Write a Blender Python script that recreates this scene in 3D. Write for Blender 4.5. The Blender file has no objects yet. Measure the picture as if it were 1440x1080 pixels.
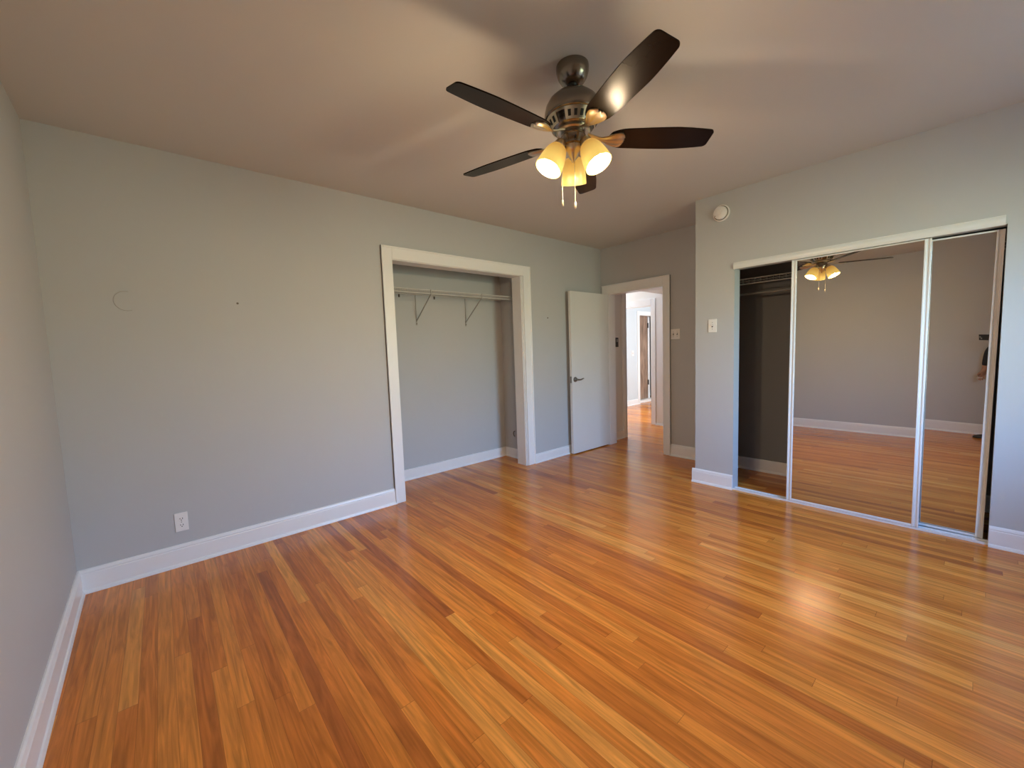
import bpy, bmesh, math, random
from mathutils import Vector, Matrix
random.seed(7)
sc = bpy.context.scene
COL = sc.collection
PI = math.pi
R = math.radians
IMG_W = 1440.0

# ------------------------------------------------------------------ camera
FPX, YAW, PITCH, ROLL = 569.17, 0.7137, -0.0807, -0.0351
CAM = Vector((0.4559, -3.3769, 1.322))
F = Vector((math.sin(YAW) * math.cos(PITCH), math.cos(YAW) * math.cos(PITCH), math.sin(PITCH)))
R0 = Vector((math.cos(YAW), -math.sin(YAW), 0))
U0 = R0.cross(F)
RT = math.cos(ROLL) * R0 + math.sin(ROLL) * U0
UP = -math.sin(ROLL) * R0 + math.cos(ROLL) * U0
cd = bpy.data.cameras.new('camera')
cd.sensor_width = 36.0
cd.lens = FPX / IMG_W * 36.0
cd.clip_start = 0.02
cam = bpy.data.objects.new('camera', cd)
COL.objects.link(cam)
mw = Matrix.Identity(4)
for i in range(3):
    mw[i][0] = RT[i]; mw[i][1] = UP[i]; mw[i][2] = -F[i]; mw[i][3] = CAM[i]
cam.matrix_world = mw
sc.camera = cam

# ------------------------------------------------------------------ world: sky above, garden below
W = bpy.data.worlds.new('world')
sc.world = W
W.use_nodes = True
nt = W.node_tree
nt.nodes.clear()
tc = nt.nodes.new('ShaderNodeTexCoord')
sx = nt.nodes.new('ShaderNodeSeparateXYZ')
cr = nt.nodes.new('ShaderNodeValToRGB')
mr = nt.nodes.new('ShaderNodeMapRange')
mr.inputs[1].default_value = -1; mr.inputs[2].default_value = 1
bg = nt.nodes.new('ShaderNodeBackground')
wo = nt.nodes.new('ShaderNodeOutputWorld')
nt.links.new(tc.outputs['Generated'], sx.inputs[0])
nt.links.new(sx.outputs[2], mr.inputs[0])
nt.links.new(mr.outputs[0], cr.inputs[0])
nt.links.new(cr.outputs[0], bg.inputs[0])
nt.links.new(bg.outputs[0], wo.inputs[0])
e = cr.color_ramp.elements
e[0].position = 0.0;  e[0].color = (0.030, 0.034, 0.022, 1)
e[1].position = 1.0;  e[1].color = (0.08, 0.22, 0.55, 1)
for pos, c in ((0.29, (0.04, 0.046, 0.03, 1)), (0.38, (0.24, 0.30, 0.21, 1)), (0.47, (0.47, 0.55, 0.40, 1)), (0.53, (0.50, 0.58, 0.45, 1)), (0.575, (0.48, 0.74, 0.98, 1)), (0.66, (0.46, 0.84, 1.48, 1)), (0.78, (0.20, 0.45, 0.98, 1))):
    n = e.new(pos); n.color = c
SKY = 25.0
bg.inputs[1].default_value = SKY

# ------------------------------------------------------------------ view
sc.view_settings.view_transform = 'Standard'
sc.view_settings.look = 'None'
sc.view_settings.gamma = 1.0
sc.view_settings.use_curve_mapping = False
sc.view_settings.exposure = 0.07
sc.cycles.sample_clamp_indirect = 60.0

# room numbers (metres)
H = 2.64
XM, XD, YB = 4.291, 5.032, -1.617
YN = -4.15
LT = 0.0227            # the left wall runs very slightly off square
WIN = (2.50, 3.50, 0.80, 2.20)   # window in the near wall: x0 x1 z0 z1
BULB_W = 10.0

def area(name, loc, rot, sx_, sy_, power, color, portal=False):
    l = bpy.data.lights.new(name, 'AREA')
    l.shape = 'RECTANGLE'; l.size = sx_; l.size_y = sy_
    l.energy = power; l.color = color
    if portal: l.cycles.is_portal = True
    o = bpy.data.objects.new(name, l)
    COL.objects.link(o); o.location = loc; o.rotation_euler = rot
    return o
area('daylight_window', ((WIN[0] + WIN[1]) / 2, YN - 0.10, (WIN[2] + WIN[3]) / 2), (R(90), 0, 0),
     WIN[1] - WIN[0], WIN[3] - WIN[2], 1.0, (1, 1, 1), True)
# unseen area lights added to stand in for daylight beyond the door
area('daylight_fill_far_room', (8.4, -1.2, 1.5), (R(90), 0, 0), 2.6, 1.8, 85.0, (0.82, 0.93, 1.0))
area('daylight_fill_passage', (5.95, 0.95, 2.58), (0, 0, 0), 1.0, 1.0, 13.0, (1.0, 0.95, 0.88))
area('daylight_fill_beyond', (7.4, 1.70, 1.5), (R(-90), 0, 0), 1.2, 1.6, 28.0, (1.0, 0.95, 0.88))

# ================================================================== materials
def new_mat(name):
    m = bpy.data.materials.new(name); m.use_nodes = True
    return m, m.node_tree, m.node_tree.nodes['Principled BSDF']
def mat(name, color, rough=0.5, metal=0.0, spec=0.5, noise=0.0, nscale=30, bump=0.0, coat=0.0):
    m, t, p = new_mat(name)
    p.inputs['Base Color'].default_value = (*color, 1)
    p.inputs['Roughness'].default_value = rough
    p.inputs['Metallic'].default_value = metal
    p.inputs['Specular IOR Level'].default_value = spec
    p.inputs['Coat Weight'].default_value = coat
    co = t.nodes.new('ShaderNodeTexCoord')
    nz = t.nodes.new('ShaderNodeTexNoise')
    nz.inputs['Scale'].default_value = nscale
    nz.inputs['Detail'].default_value = 4
    t.links.new(co.outputs['Object'], nz.inputs['Vector'])
    if noise:
        mx = t.nodes.new('ShaderNodeMix'); mx.data_type = 'RGBA'
        mx.inputs[6].default_value = (*[c * (1 - noise) for c in color], 1)
        mx.inputs[7].default_value = (*[min(1, c * (1 + noise)) for c in color], 1)
        t.links.new(nz.outputs[0], mx.inputs[0])
        t.links.new(mx.outputs[2], p.inputs['Base Color'])
    if bump:
        b = t.nodes.new('ShaderNodeBump')
        b.inputs['Strength'].default_value = bump; b.inputs['Distance'].default_value = 0.002
        t.links.new(nz.outputs[0], b.inputs['Height'])
        t.links.new(b.outputs[0], p.inputs['Normal'])
    return m
M = {}
M['wall'] = mat('wall_paint', (0.53, 0.535, 0.54), 0.62, noise=0.015, nscale=3, bump=0.08, spec=0.3)
M['closet'] = mat('closet_dark_grey', (0.26, 0.255, 0.25), 0.7, noise=0.02, nscale=3, spec=0.2)  # darker grey than the room walls
M['ceil'] = mat('ceiling_paint', (0.66, 0.645, 0.625), 0.7, noise=0.015, nscale=2, bump=0.08, spec=0.2)
M['trim'] = mat('trim_paint', (0.88, 0.88, 0.88), 0.32, noise=0.02, nscale=8)
M['door'] = mat('door_paint', (0.78, 0.77, 0.75), 0.35, noise=0.02, nscale=5)
M['hallwall'] = mat('hall_wall_paint', (0.80, 0.79, 0.77), 0.6, noise=0.01, nscale=3)
M['bluewall'] = mat('blue_grey_wall_paint', (0.62, 0.67, 0.71), 0.6, noise=0.01, nscale=3)
M['plastic'] = mat('white_plastic', (0.90, 0.87, 0.84), 0.35, noise=0.02, nscale=20)
M['dark'] = mat('dark_slot', (0.012, 0.011, 0.010), 0.5)
M['frame'] = mat('white_metal_frame', (0.80, 0.80, 0.80), 0.22, noise=0.02, nscale=10)
M['wire'] = mat('white_coated_wire', (0.66, 0.65, 0.62), 0.35)
M['brace'] = mat('shade_grey_steel', (0.36, 0.35, 0.33), 0.4)  # coated wire darkened: shade on braces and rod put into the colour
M['nickel'] = mat('brushed_nickel', (0.27, 0.235, 0.20), 0.24, metal=1.0, noise=0.06, nscale=60)
M['iron'] = mat('bulb_lit_nickel', (0.72, 0.62, 0.47), 0.30, metal=1.0, noise=0.05, nscale=60)  # nickel toned bright gold: the bulbs' light is put into the colour
M['blade'] = mat('dark_walnut_blade', (0.010, 0.0048, 0.003), 0.27, noise=0.5, nscale=14, spec=0.12)
M['lever'] = mat('satin_nickel_lever', (0.33, 0.31, 0.28), 0.3, metal=1.0)
M['black'] = mat('black_plastic', (0.015, 0.015, 0.016), 0.35)
M['hole'] = mat('plug_hole_mark', (0.16, 0.13, 0.11), 0.8)
M['mark'] = mat('old_paint_edge', (0.45, 0.435, 0.425), 0.7)
M['skin'] = mat('skin', (0.42, 0.22, 0.14), 0.5, noise=0.06, nscale=20)
M['cloth'] = mat('dark_navy_cloth', (0.018, 0.020, 0.028), 0.85, noise=0.2, nscale=40)
M['trouser'] = mat('dark_trouser_cloth', (0.025, 0.024, 0.024), 0.85, noise=0.2, nscale=40)
M['hair'] = mat('dark_brown_hair', (0.02, 0.013, 0.009), 0.5, noise=0.3, nscale=60)
M['paper'] = mat('white_paper', (0.8, 0.8, 0.78), 0.6)
M['closetfloor'] = None

def mirror_material():
    m, t, p = new_mat('mirror_glass')
    p.inputs['Metallic'].default_value = 1.0
    p.inputs['Roughness'].default_value = 0.0
    p.inputs['Base Color'].default_value = (0.74, 0.70, 0.66, 1)
    return m
M['mirror'] = mirror_material()

def brown_door_material():
    m, t, p = new_mat('weathered_brown_wood')
    co = t.nodes.new('ShaderNodeTexCoord'); mp = t.nodes.new('ShaderNodeMapping')
    mp.inputs['Scale'].default_value = (9, 9, 1.1)
    nz = t.nodes.new('ShaderNodeTexNoise'); nz.inputs['Scale'].default_value = 2.5; nz.inputs['Detail'].default_value = 6
    cr = t.nodes.new('ShaderNodeValToRGB')
    cr.color_ramp.elements[0].position = 0.3; cr.color_ramp.elements[0].color = (0.14, 0.085, 0.055, 1)
    cr.color_ramp.elements[1].position = 0.7; cr.color_ramp.elements[1].color = (0.42, 0.28, 0.20, 1)
    t.links.new(co.outputs['Object'], mp.inputs[0]); t.links.new(mp.outputs[0], nz.inputs['Vector'])
    t.links.new(nz.outputs[0], cr.inputs[0]); t.links.new(cr.outputs[0], p.inputs['Base Color'])
    p.inputs['Roughness'].default_value = 0.6
    return m
M['brown'] = brown_door_material()

def emit_mat(name, color, strength, base=(0.8, 0.75, 0.6)):
    m, t, p = new_mat(name)
    p.inputs['Base Color'].default_value = (*base, 1)
    p.inputs['Roughness'].default_value = 0.3
    p.inputs['Emission Color'].default_value = (*color, 1)
    p.inputs['Emission Strength'].default_value = strength
    return m
M['bulb'] = emit_mat('lit_bulb', (1.0, 0.76, 0.48), 400.0)
def shade_material():
    # frosted amber glass glowing from the bulb inside: strongest around the bulb, weaker at the neck
    m, t, p = new_mat('glowing_amber_glass')
    p.inputs['Base Color'].default_value = (0.22, 0.15, 0.05, 1)
    p.inputs['Roughness'].default_value = 0.25
    at = t.nodes.new('ShaderNodeAttribute'); at.attribute_name = 'glow'
    cr = t.nodes.new('ShaderNodeValToRGB')
    cr.color_ramp.elements[0].color = (0.62, 0.31, 0.06, 1)
    cr.color_ramp.elements[1].color = (1.0, 0.65, 0.15, 1)
    t.links.new(at.outputs['Fac'], cr.inputs[0])
    t.links.new(cr.outputs[0], p.inputs['Emission Color'])
    p.inputs['Emission Strength'].default_value = 0.85
    return m
M['shade'] = shade_material()

def floor_material():
    m, t, p = new_mat('oak_strip_floor')
    N = t.nodes; L = t.links
    def math_(op, a, b=None):
        n = N.new('ShaderNodeMath'); n.operation = op
        for i, v in enumerate((a, b)):
            if v is None: continue
            if isinstance(v, (int, float)): n.inputs[i].default_value = v
            else: L.new(v, n.inputs[i])
        return n.outputs[0]
    co = N.new('ShaderNodeTexCoord'); s = N.new('ShaderNodeSeparateXYZ')
    L.new(co.outputs['Object'], s.inputs[0])
    X, Y = s.outputs[0], s.outputs[1]
    PW = 0.0575
    xr = math_('DIVIDE', X, PW)
    row = math_('FLOOR', xr)
    fx = math_('FRACT', xr)
    wn = N.new('ShaderNodeTexWhiteNoise'); wn.noise_dimensions = '1D'; L.new(row, wn.inputs['W'])
    ln = math_('ADD', math_('MULTIPLY', wn.outputs['Value'], 1.3), 1.1)
    off = math_('MULTIPLY', wn.outputs['Value'], 37.0)
    yr = math_('DIVIDE', math_('ADD', Y, off), ln)
    idx = math_('FLOOR', yr); fy = math_('FRACT', yr)
    cb = N.new('ShaderNodeCombineXYZ'); L.new(row, cb.inputs[0]); L.new(idx, cb.inputs[1])
    wn2 = N.new('ShaderNodeTexWhiteNoise'); wn2.noise_dimensions = '2D'; L.new(cb.outputs[0], wn2.inputs['Vector'])
    cr = N.new('ShaderNodeValToRGB')
    els = cr.color_ramp.elements
    els[0].position = 0.0; els[0].color = (0.449, 0.124, 0.023, 1)
    els[1].position = 1.0; els[1].color = (0.831, 0.355, 0.067, 1)
    for pos, c in ((0.12, (0.584, 0.175, 0.025, 1)), (0.3, (0.651, 0.204, 0.029, 1)), (0.6, (0.707, 0.237, 0.034, 1)), (0.9, (0.775, 0.284, 0.044, 1))):
        q = els.new(pos); q.color = c
    L.new(wn2.outputs['Value'], cr.inputs[0])
    # grain
    mp = N.new('ShaderNodeMapping'); mp.inputs['Scale'].default_value = (70, 2.6, 1)
    va = N.new('ShaderNodeVectorMath'); va.operation = 'ADD'
    L.new(co.outputs['Object'], va.inputs[0])
    vs = N.new('ShaderNodeVectorMath'); vs.operation = 'SCALE'; vs.inputs[3].default_value = 5.0
    L.new(wn2.outputs['Color'], vs.inputs[0]); L.new(vs.outputs[0], va.inputs[1])
    L.new(va.outputs[0], mp.inputs[0])
    nz = N.new('ShaderNodeTexNoise'); nz.inputs['Scale'].default_value = 1.0; nz.inputs['Detail'].default_value = 5
    nz.inputs['Distortion'].default_value = 0.6
    L.new(mp.outputs[0], nz.inputs['Vector'])
    g = N.new('ShaderNodeMapRange'); g.inputs[1].default_value = 0.3; g.inputs[2].default_value = 0.7
    g.inputs[3].default_value = 0.84; g.inputs[4].default_value = 1.12
    L.new(nz.outputs[0], g.inputs[0])
    mp2 = N.new('ShaderNodeMapping'); mp2.inputs['Scale'].default_value = (26, 1.7, 1)
    L.new(va.outputs[0], mp2.inputs[0])
    nz2 = N.new('ShaderNodeTexNoise'); nz2.inputs['Scale'].default_value = 1.0; nz2.inputs['Detail'].default_value = 7
    nz2.inputs['Distortion'].default_value = 2.2
    L.new(mp2.outputs[0], nz2.inputs['Vector'])
    g2 = N.new('ShaderNodeMapRange'); g2.inputs[1].default_value = 0.32; g2.inputs[2].default_value = 0.62
    g2.inputs[3].default_value = 0.70; g2.inputs[4].default_value = 1.06
    L.new(nz2.outputs[0], g2.inputs[0])
    hv = N.new('ShaderNodeHueSaturation'); L.new(cr.outputs[0], hv.inputs['Color']); L.new(math_('MULTIPLY', g.outputs[0], g2.outputs[0]), hv.inputs['Value'])
    # gaps
    gx = math_('LESS_THAN', math_('MINIMUM', fx, math_('SUBTRACT', 1.0, fx)), 0.012)
    gy = math_('LESS_THAN', math_('MULTIPLY', fy, ln), 0.0022)
    gap = math_('MAXIMUM', gx, gy)
    mx = N.new('ShaderNodeMix'); mx.data_type = 'RGBA'
    L.new(math_('MULTIPLY', gap, 0.42), mx.inputs[0]); L.new(hv.outputs[0], mx.inputs[6])
    mx.inputs[7].default_value = (0.07, 0.025, 0.008, 1)
    L.new(mx.outputs[2], p.inputs['Base Color'])
    rr = N.new('ShaderNodeMapRange'); rr.inputs[3].default_value = 0.16; rr.inputs[4].default_value = 0.24
    L.new(nz.outputs[0], rr.inputs[0]); L.new(rr.outputs[0], p.inputs['Roughness'])
    p.inputs['Specular IOR Level'].default_value = 0.45
    b = N.new('ShaderNodeBump'); b.inputs['Strength'].default_value = 0.25; b.inputs['Distance'].default_value = 0.001
    b.invert = True
    L.new(gap, b.inputs['Height'])
    L.new(b.outputs[0], p.inputs['Normal'])
    return m
M['floor'] = floor_material()

# ================================================================== mesh helpers
def v3(*a): return Vector(a[0] if len(a) == 1 else a)

class MB:
    def __init__(self): self.bm = bmesh.new()
    def box(self, x0, x1, y0, y1, z0, z1, bev=0.0, fn=None):
        pts = [v3(x, y, z) for x in (x0, x1) for y in (y0, y1) for z in (z0, z1)]
        if fn: pts = [v3(fn(p)) for p in pts]
        vs = [self.bm.verts.new(p) for p in pts]
        fs = [self.bm.faces.new([vs[i] for i in f]) for f in
              ((0, 1, 3, 2), (4, 6, 7, 5), (0, 4, 5, 1), (2, 3, 7, 6), (0, 2, 6, 4), (1, 5, 7, 3))]
        if bev:
            ed = list({ed for f in fs for ed in f.edges})
            bmesh.ops.bevel(self.bm, geom=ed, offset=bev, segments=2, affect='EDGES', profile=0.5)
        return self
    def prism(self, poly, vec):
        """closed polygon of 3-D points swept along vec"""
        vec = v3(vec)
        a = [self.bm.verts.new(v3(p)) for p in poly]
        b = [self.bm.verts.new(v3(p) + vec) for p in poly]
        n = len(poly)
        self.bm.faces.new(a[::-1]); self.bm.faces.new(b)
        for i in range(n):
            self.bm.faces.new((a[i], a[(i + 1) % n], b[(i + 1) % n], b[i]))
        return self
    def lathe(self, prof, origin=(0, 0, 0), axis=(0, 0, 1), seg=32, caps=True, squash=None):
        """prof = [(radius, height)] about axis through origin"""
        ax = v3(axis).normalized()
        t = ax.orthogonal().normalized(); s = ax.cross(t)
        o = v3(origin); rings = []
        for r, h in prof:
            if r < 1e-6: rings.append([self.bm.verts.new(o + ax * h)])
            else: rings.append([self.bm.verts.new(o + ax * h + (t * math.cos(2 * PI * k / seg) + s * math.sin(2 * PI * k / seg)) * r) for k in range(seg)])
        for a, b in zip(rings, rings[1:]):
            for k in range(seg):
                k2 = (k + 1) % seg
                if len(a) == 1 and len(b) == 1: continue
                if len(a) == 1: self.bm.faces.new((a[0], b[k2], b[k]))
                elif len(b) == 1: self.bm.faces.new((a[k], a[k2], b[0]))
                else: self.bm.faces.new((a[k], a[k2], b[k2], b[k]))
        if caps:
            for rg in (rings[0], rings[-1]):
                if len(rg) > 2: self.bm.faces.new(rg)
        return rings
    def cyl(self, p0, p1, r, seg=12, r1=None):
        p0, p1 = v3(p0), v3(p1)
        self.lathe([(r, 0), (r if r1 is None else r1, (p1 - p0).length)], p0, p1 - p0, seg)
        return self
    def ball(self, c, r, seg=16, sc_=(1, 1, 1)):
        n = 9
        rings = self.lathe([(r * math.sin(PI * i / n), -r * math.cos(PI * i / n)) for i in range(n + 1)], (0, 0, 0), (0, 0, 1), seg, False)
        for rg in rings:
            for v in rg: v.co = v3(c) + Vector((v.co.x * sc_[0], v.co.y * sc_[1], v.co.z * sc_[2]))
        return self
    def tube(self, pts, r, seg=8, radii=None):
        pts = [v3(p) for p in pts]; rings = []
        up = None
        for i, p in enumerate(pts):
            d = (pts[min(i + 1, len(pts) - 1)] - pts[max(i - 1, 0)]).normalized()
            if up is None: up = d.orthogonal().normalized()
            up = (up - d * up.dot(d)).normalized(); s = d.cross(up)
            rr = radii[i] if radii else r
            rings.append([self.bm.verts.new(p + (up * math.cos(2 * PI * k / seg) + s * math.sin(2 * PI * k / seg)) * rr) for k in range(seg)])
        for a, b in zip(rings, rings[1:]):
            for k in range(seg): self.bm.faces.new((a[k], a[(k + 1) % seg], b[(k + 1) % seg], b[k]))
        self.bm.faces.new(rings[0][::-1]); self.bm.faces.new(rings[-1])
        return self
    def grid_solid(self, top, bot):
        """top, bot: equal 2-D lists of points; closes the rim"""
        a = [[self.bm.verts.new(v3(p)) for p in row] for row in top]
        b = [[self.bm.verts.new(v3(p)) for p in row] for row in bot]
        n, m = len(a), len(a[0])
        for i in range(n - 1):
            for j in range(m - 1):
                self.bm.faces.new((a[i][j], a[i + 1][j], a[i + 1][j + 1], a[i][j + 1]))
                self.bm.faces.new((b[i][j], b[i][j + 1], b[i + 1][j + 1], b[i + 1][j]))
        for i in range(n - 1):
            self.bm.faces.new((a[i][0], b[i][0], b[i + 1][0], a[i + 1][0]))
            self.bm.faces.new((a[i][-1], a[i + 1][-1], b[i + 1][-1], b[i][-1]))
        for j in range(m - 1):
            self.bm.faces.new((a[0][j], a[0][j + 1], b[0][j + 1], b[0][j]))
            self.bm.faces.new((a[-1][j], b[-1][j], b[-1][j + 1], a[-1][j + 1]))
        return self
    def build(self, name, material, parent=None, origin=None, smooth=0):
        """one mesh object; points are in world space, the origin is the parent's place or `origin`"""
        bm = self.bm
        bmesh.ops.recalc_face_normals(bm, faces=bm.faces[:])
        o = root_loc(parent) if parent else v3(origin if origin is not None else (0, 0, 0))
        bmesh.ops.translate(bm, verts=bm.verts[:], vec=-o)
        me = bpy.data.meshes.new(name); bm.to_mesh(me); bm.free()
        me.materials.append(material)
        if smooth:
            me.polygons.foreach_set('use_smooth', [True] * len(me.polygons))
            if smooth < 180: me.set_sharp_from_angle(angle=R(smooth))
        ob = bpy.data.objects.new(name, me); COL.objects.link(ob)
        if parent: ob.parent = parent
        else: ob.location = o
        return ob

def root_loc(o):
    while o.parent: o = o.parent
    return o.location.copy()
def thing(name, label, cat, loc, group=None):
    o = bpy.data.objects.new(name, None); COL.objects.link(o)
    o.empty_display_size = 0.05
    o.location = loc; o['label'] = label; o['category'] = cat
    if group: o['group'] = group
    return o
def tag(o, label, cat, group=None):
    o['label'] = label; o['category'] = cat
    if group: o['group'] = group
    return o
def struct(o, label=None):
    o['kind'] = 'structure'
    if label: o['label'] = label
    return o

# ================================================================== setting
fl = MB().box(-0.2, 11.2, YN - 0.2, 3.4, -0.1, 0).build('floor', M['floor'])
struct(fl, 'orange oak strip floor running toward the back wall')

ce = MB()
ce.box(-0.2, 5.17, YN - 0.2, 0.12, H, H + 0.1)
ce.box(5.17, 11.2, -3.0, 3.4, H, H + 0.1)
ce.box(1.4, 5.17, 0.12, 0.75, 2.42, H + 0.1)
ce = struct(ce.build('ceiling', M['ceil']), 'off-white painted ceiling')

def lx(y): return LT * (-y)
wl = MB().prism([(lx(0.12), 0.12, 0), (lx(YN - 0.2), YN - 0.2, 0), (-0.2, YN - 0.2, 0), (-0.2, 0.12, 0)], (0, 0, H))
struct(wl.build('wall_left', M['wall']), 'plain grey wall at the left edge')

CX0, CX1, CZ = 2.02, 3.565, 2.158       # opening of the back closet
wb = MB()
wb.box(-0.2, CX0, 0, 0.12, 0, H); wb.box(CX1, 5.17, 0, 0.12, 0, H); wb.box(CX0, CX1, 0, 0.12, CZ, H)
struct(wb.build('wall_back', M['wall']), 'grey wall with the open wire-shelf closet')
# closet interior behind the back wall
cw = MB()
cw.box(1.5, 3.82, 0.545, 0.65, 0, 2.45)
cw.box(3.71, 3.82, 0.12, 0.545, 0, 2.45)
cw.box(1.4, 1.5, 0.12, 0.65, 0, 2.45)
struct(cw.build('wall_closet', M['wall']), 'grey inside walls of the back closet')

# right wall with the mirror doors
OY0, OY1, OZ = -3.462, -1.957, 1.972
wr = MB()
wr.box(XM, XM + 0.12, YN, OY0, 0, H); wr.box(XM, XM + 0.12, OY1, YB, 0, H); wr.box(XM, XM + 0.12, OY0, OY1, OZ, H)
wr.box(XM + 0.12, XD, YB - 0.09, YB, 0, H)
struct(wr.build('wall_right', M['wall']), 'grey wall with the sliding mirror doors')
# closet interior behind the mirror doors
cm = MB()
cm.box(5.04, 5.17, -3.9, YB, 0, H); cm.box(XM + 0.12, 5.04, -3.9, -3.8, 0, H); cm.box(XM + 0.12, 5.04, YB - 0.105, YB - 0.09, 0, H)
struct(cm.build('wall_mirror_closet', M['closet']), 'dark grey inside walls of the mirror closet')
# wall with the doorway
DY0, DY1, DZ = -0.885, -0.118, 2.035
wd = MB()
wd.box(XD, XD + 0.135, YB, -0.900, 0, H); wd.box(XD, XD + 0.135, -0.103, 0, 0, H); wd.box(XD, XD + 0.135, -0.900, -0.103, 2.037, H)
struct(wd.build('wall_alcove', M['wall']), 'shaded grey wall around the open doorway')
# near wall with its window
wn = MB()
wn.box(-0.2, WIN[0], YN - 0.18, YN, 0, H); wn.box(WIN[1], 5.17, YN - 0.18, YN, 0, H)
wn.box(WIN[0], WIN[1], YN - 0.18, YN, 0, WIN[2]); wn.box(WIN[0], WIN[1], YN - 0.18, YN, WIN[3], H)
struct(wn.build('wall_near', M['wall']))
wf = MB()
x0, x1, z0, z1 = WIN
for a in ((x0, x0 + .04, z0, z1), (x1 - .04, x1, z0, z1), (x0 + .04, x1 - .04, z0, z0 + .04), (x0 + .04, x1 - .04, z1 - .04, z1),
          (x0 + .04, x1 - .04, (z0 + z1) / 2 - .02, (z0 + z1) / 2 + .02)):
    wf.box(a[0], a[1], YN - 0.09, YN - 0.05, a[2], a[3])
for a in ((x0 - .09, x0, z0 - .02, z1 + .09), (x1, x1 + .09, z0 - .02, z1 + .09), (x0, x1, z1, z1 + .09), (x0 - .1, x1 + .1, z0 - .05, z0 - .02)):
    wf.box(a[0], a[1], YN, YN + 0.02, a[2], a[3])
struct(wf.build('window_1', M['trim']))

# ---- baseboards
BB = [(0, 0), (.026, 0), (.026, .006), (.021, .018), (.016, .022), (.016, .112), (.013, .118), (.015, .124), (.011, .136), (.005, .142), (0, .142)]
def base(mb, p0, p1, n, h=1.0, prof=BB, e0=0.0, e1=0.0):
    p0 = v3(*p0, 0); p1 = v3(*p1, 0); n = v3(*n, 0).normalized()
    d = (p1 - p0).normalized(); p0 = p0 - d * e0; p1 = p1 + d * e1
    mb.prism([p0 + n * a + v3(0, 0, b * h) for a, b in prof], p1 - p0)
mb = MB(); base(mb, (lx(YN), YN), (0, 0), (1, LT)); struct(mb.build('baseboard_left', M['trim']))
mb = MB(); base(mb, (0, 0), (1.952, 0), (0, -1)); base(mb, (3.685, 0), (XD, 0), (0, -1), 0.76)
struct(mb.build('baseboard_back', M['trim']), 'white baseboard along the back wall')
mb = MB(); base(mb, (XM, YB), (XM, OY1), (-1, 0), 0.93, e0=.026); base(mb, (XM, OY0), (XM, YN), (-1, 0), 0.93)
base(mb, (XM, YB), (XD, YB), (0, 1), 0.93)
struct(mb.build('baseboard_right', M['trim']), 'white baseboard on the mirror wall')
mb = MB(); base(mb, (XD, YB), (XD, -0.984), (-1, 0)); struct(mb.build('baseboard_alcove', M['trim']), 'white baseboard right of the doorway')
PB = [(0, 0), (.022, 0), (.022, .006), (.016, .018), (.014, .02), (.014, .108), (.010, .114), (0, .114)]
mb = MB(); base(mb, (1.5, 0.545), (3.71, 0.545), (0, -1), 1, PB); base(mb, (3.71, 0.545), (3.71, 0.12), (-1, 0), 1, PB)
struct(mb.build('baseboard_closet', M['trim']), 'white baseboard inside the back closet')
mb = MB(); base(mb, (5.04, YB - 0.105), (5.04, -3.8), (-1, 0), 1.1, PB); base(mb, (XM + .12, YB - .105), (5.04, YB - .105), (0, -1), 1.1, PB)
struct(mb.build('baseboard_mirror_closet', M['trim']), 'baseboard inside the dark mirror closet')
mb = MB(); base(mb, (lx(YN), YN), (XM, YN), (0, 1)); struct(mb.build('baseboard_near', M['trim']))

# ---- back closet casing (trim_1) and jamb
def casing_piece(mb, fn, a0, a1, b0, b1, bead_side):
    """flat board with a raised bead along the outer edge; fn maps (a, b, depth) to a point"""
    mb.box(a0, a1, b0, b1, 0, 0.018, 0.002, fn=fn)
t1 = MB()
yb = lambda p: (p.x, -p.z, p.y)
casing_piece(t1, yb, 1.948, 2.045, 0, 2.262, 0)
casing_piece(t1, yb, 3.585, 3.690, 0, 2.262, 0)
casing_piece(t1, yb, 2.045, 3.585, 2.155, 2.262, 0)
for a in ((1.948, 1.962, 0, 2.262), (3.676, 3.690, 0, 2.262), (1.962, 3.676, 2.248, 2.262)):   # outer bead
    t1.box(a[0], a[1], a[2], a[3], 0.0, 0.027, 0.003, fn=yb)
for a in ((3.566, 3.580, 0, 2.158), (2.02, 2.044, 0, 2.158)):                                   # inner lip
    t1.box(a[0], a[1], a[2], a[3], -0.01, 0.012, 0.002, fn=yb)
struct(t1.build('trim_1', M['trim']), 'white casing around the open back closet')
j1 = MB()
j1.box(3.556, 3.585, 0.0, 0.145, 0, 2.155); j1.box(2.0, 2.03, 0.0, 0.145, 0, 2.155); j1.box(2.0, 3.585, 0.0, 0.145, 2.150, 2.175)
struct(j1.build('trim_2', M['trim']), 'white jamb lining the back closet opening')

# ---- doorway casing (trim_3) and jamb with stop
t3 = MB()
xb = lambda p: (XD - p.z, p.x, p.y)
for a in ((-0.984, -0.893, 0, 2.148), (-0.110, -0.024, 0, 2.148), (-0.893, -0.110, 2.040, 2.148)):
    t3.box(a[0], a[1], a[2], a[3], 0, 0.018, 0.002, fn=xb)
for a in ((-0.984, -0.970, 0, 2.148), (-0.970, -0.024, 2.134, 2.148)):
    t3.box(a[0], a[1], a[2], a[3], 0, 0.027, 0.003, fn=xb)
struct(t3.build('trim_3', M['trim']), 'white casing around the open doorway')
j3 = MB()
j3.box(XD - .004, XD + .14, -0.905, DY0 - .003, 0, 2.04); j3.box(XD - .004, XD + .14, DY1, DY1 + .018, 0, 2.04)
j3.box(XD - .004, XD + .14, -0.905, DY1 + .018, 2.028, 2.045)
j3.box(XD + .045, XD + .08, DY0 - .003, DY0 + .009, 0, 2.028)
struct(j3.build('trim_4', M['trim']), 'white jamb inside the doorway')

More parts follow.
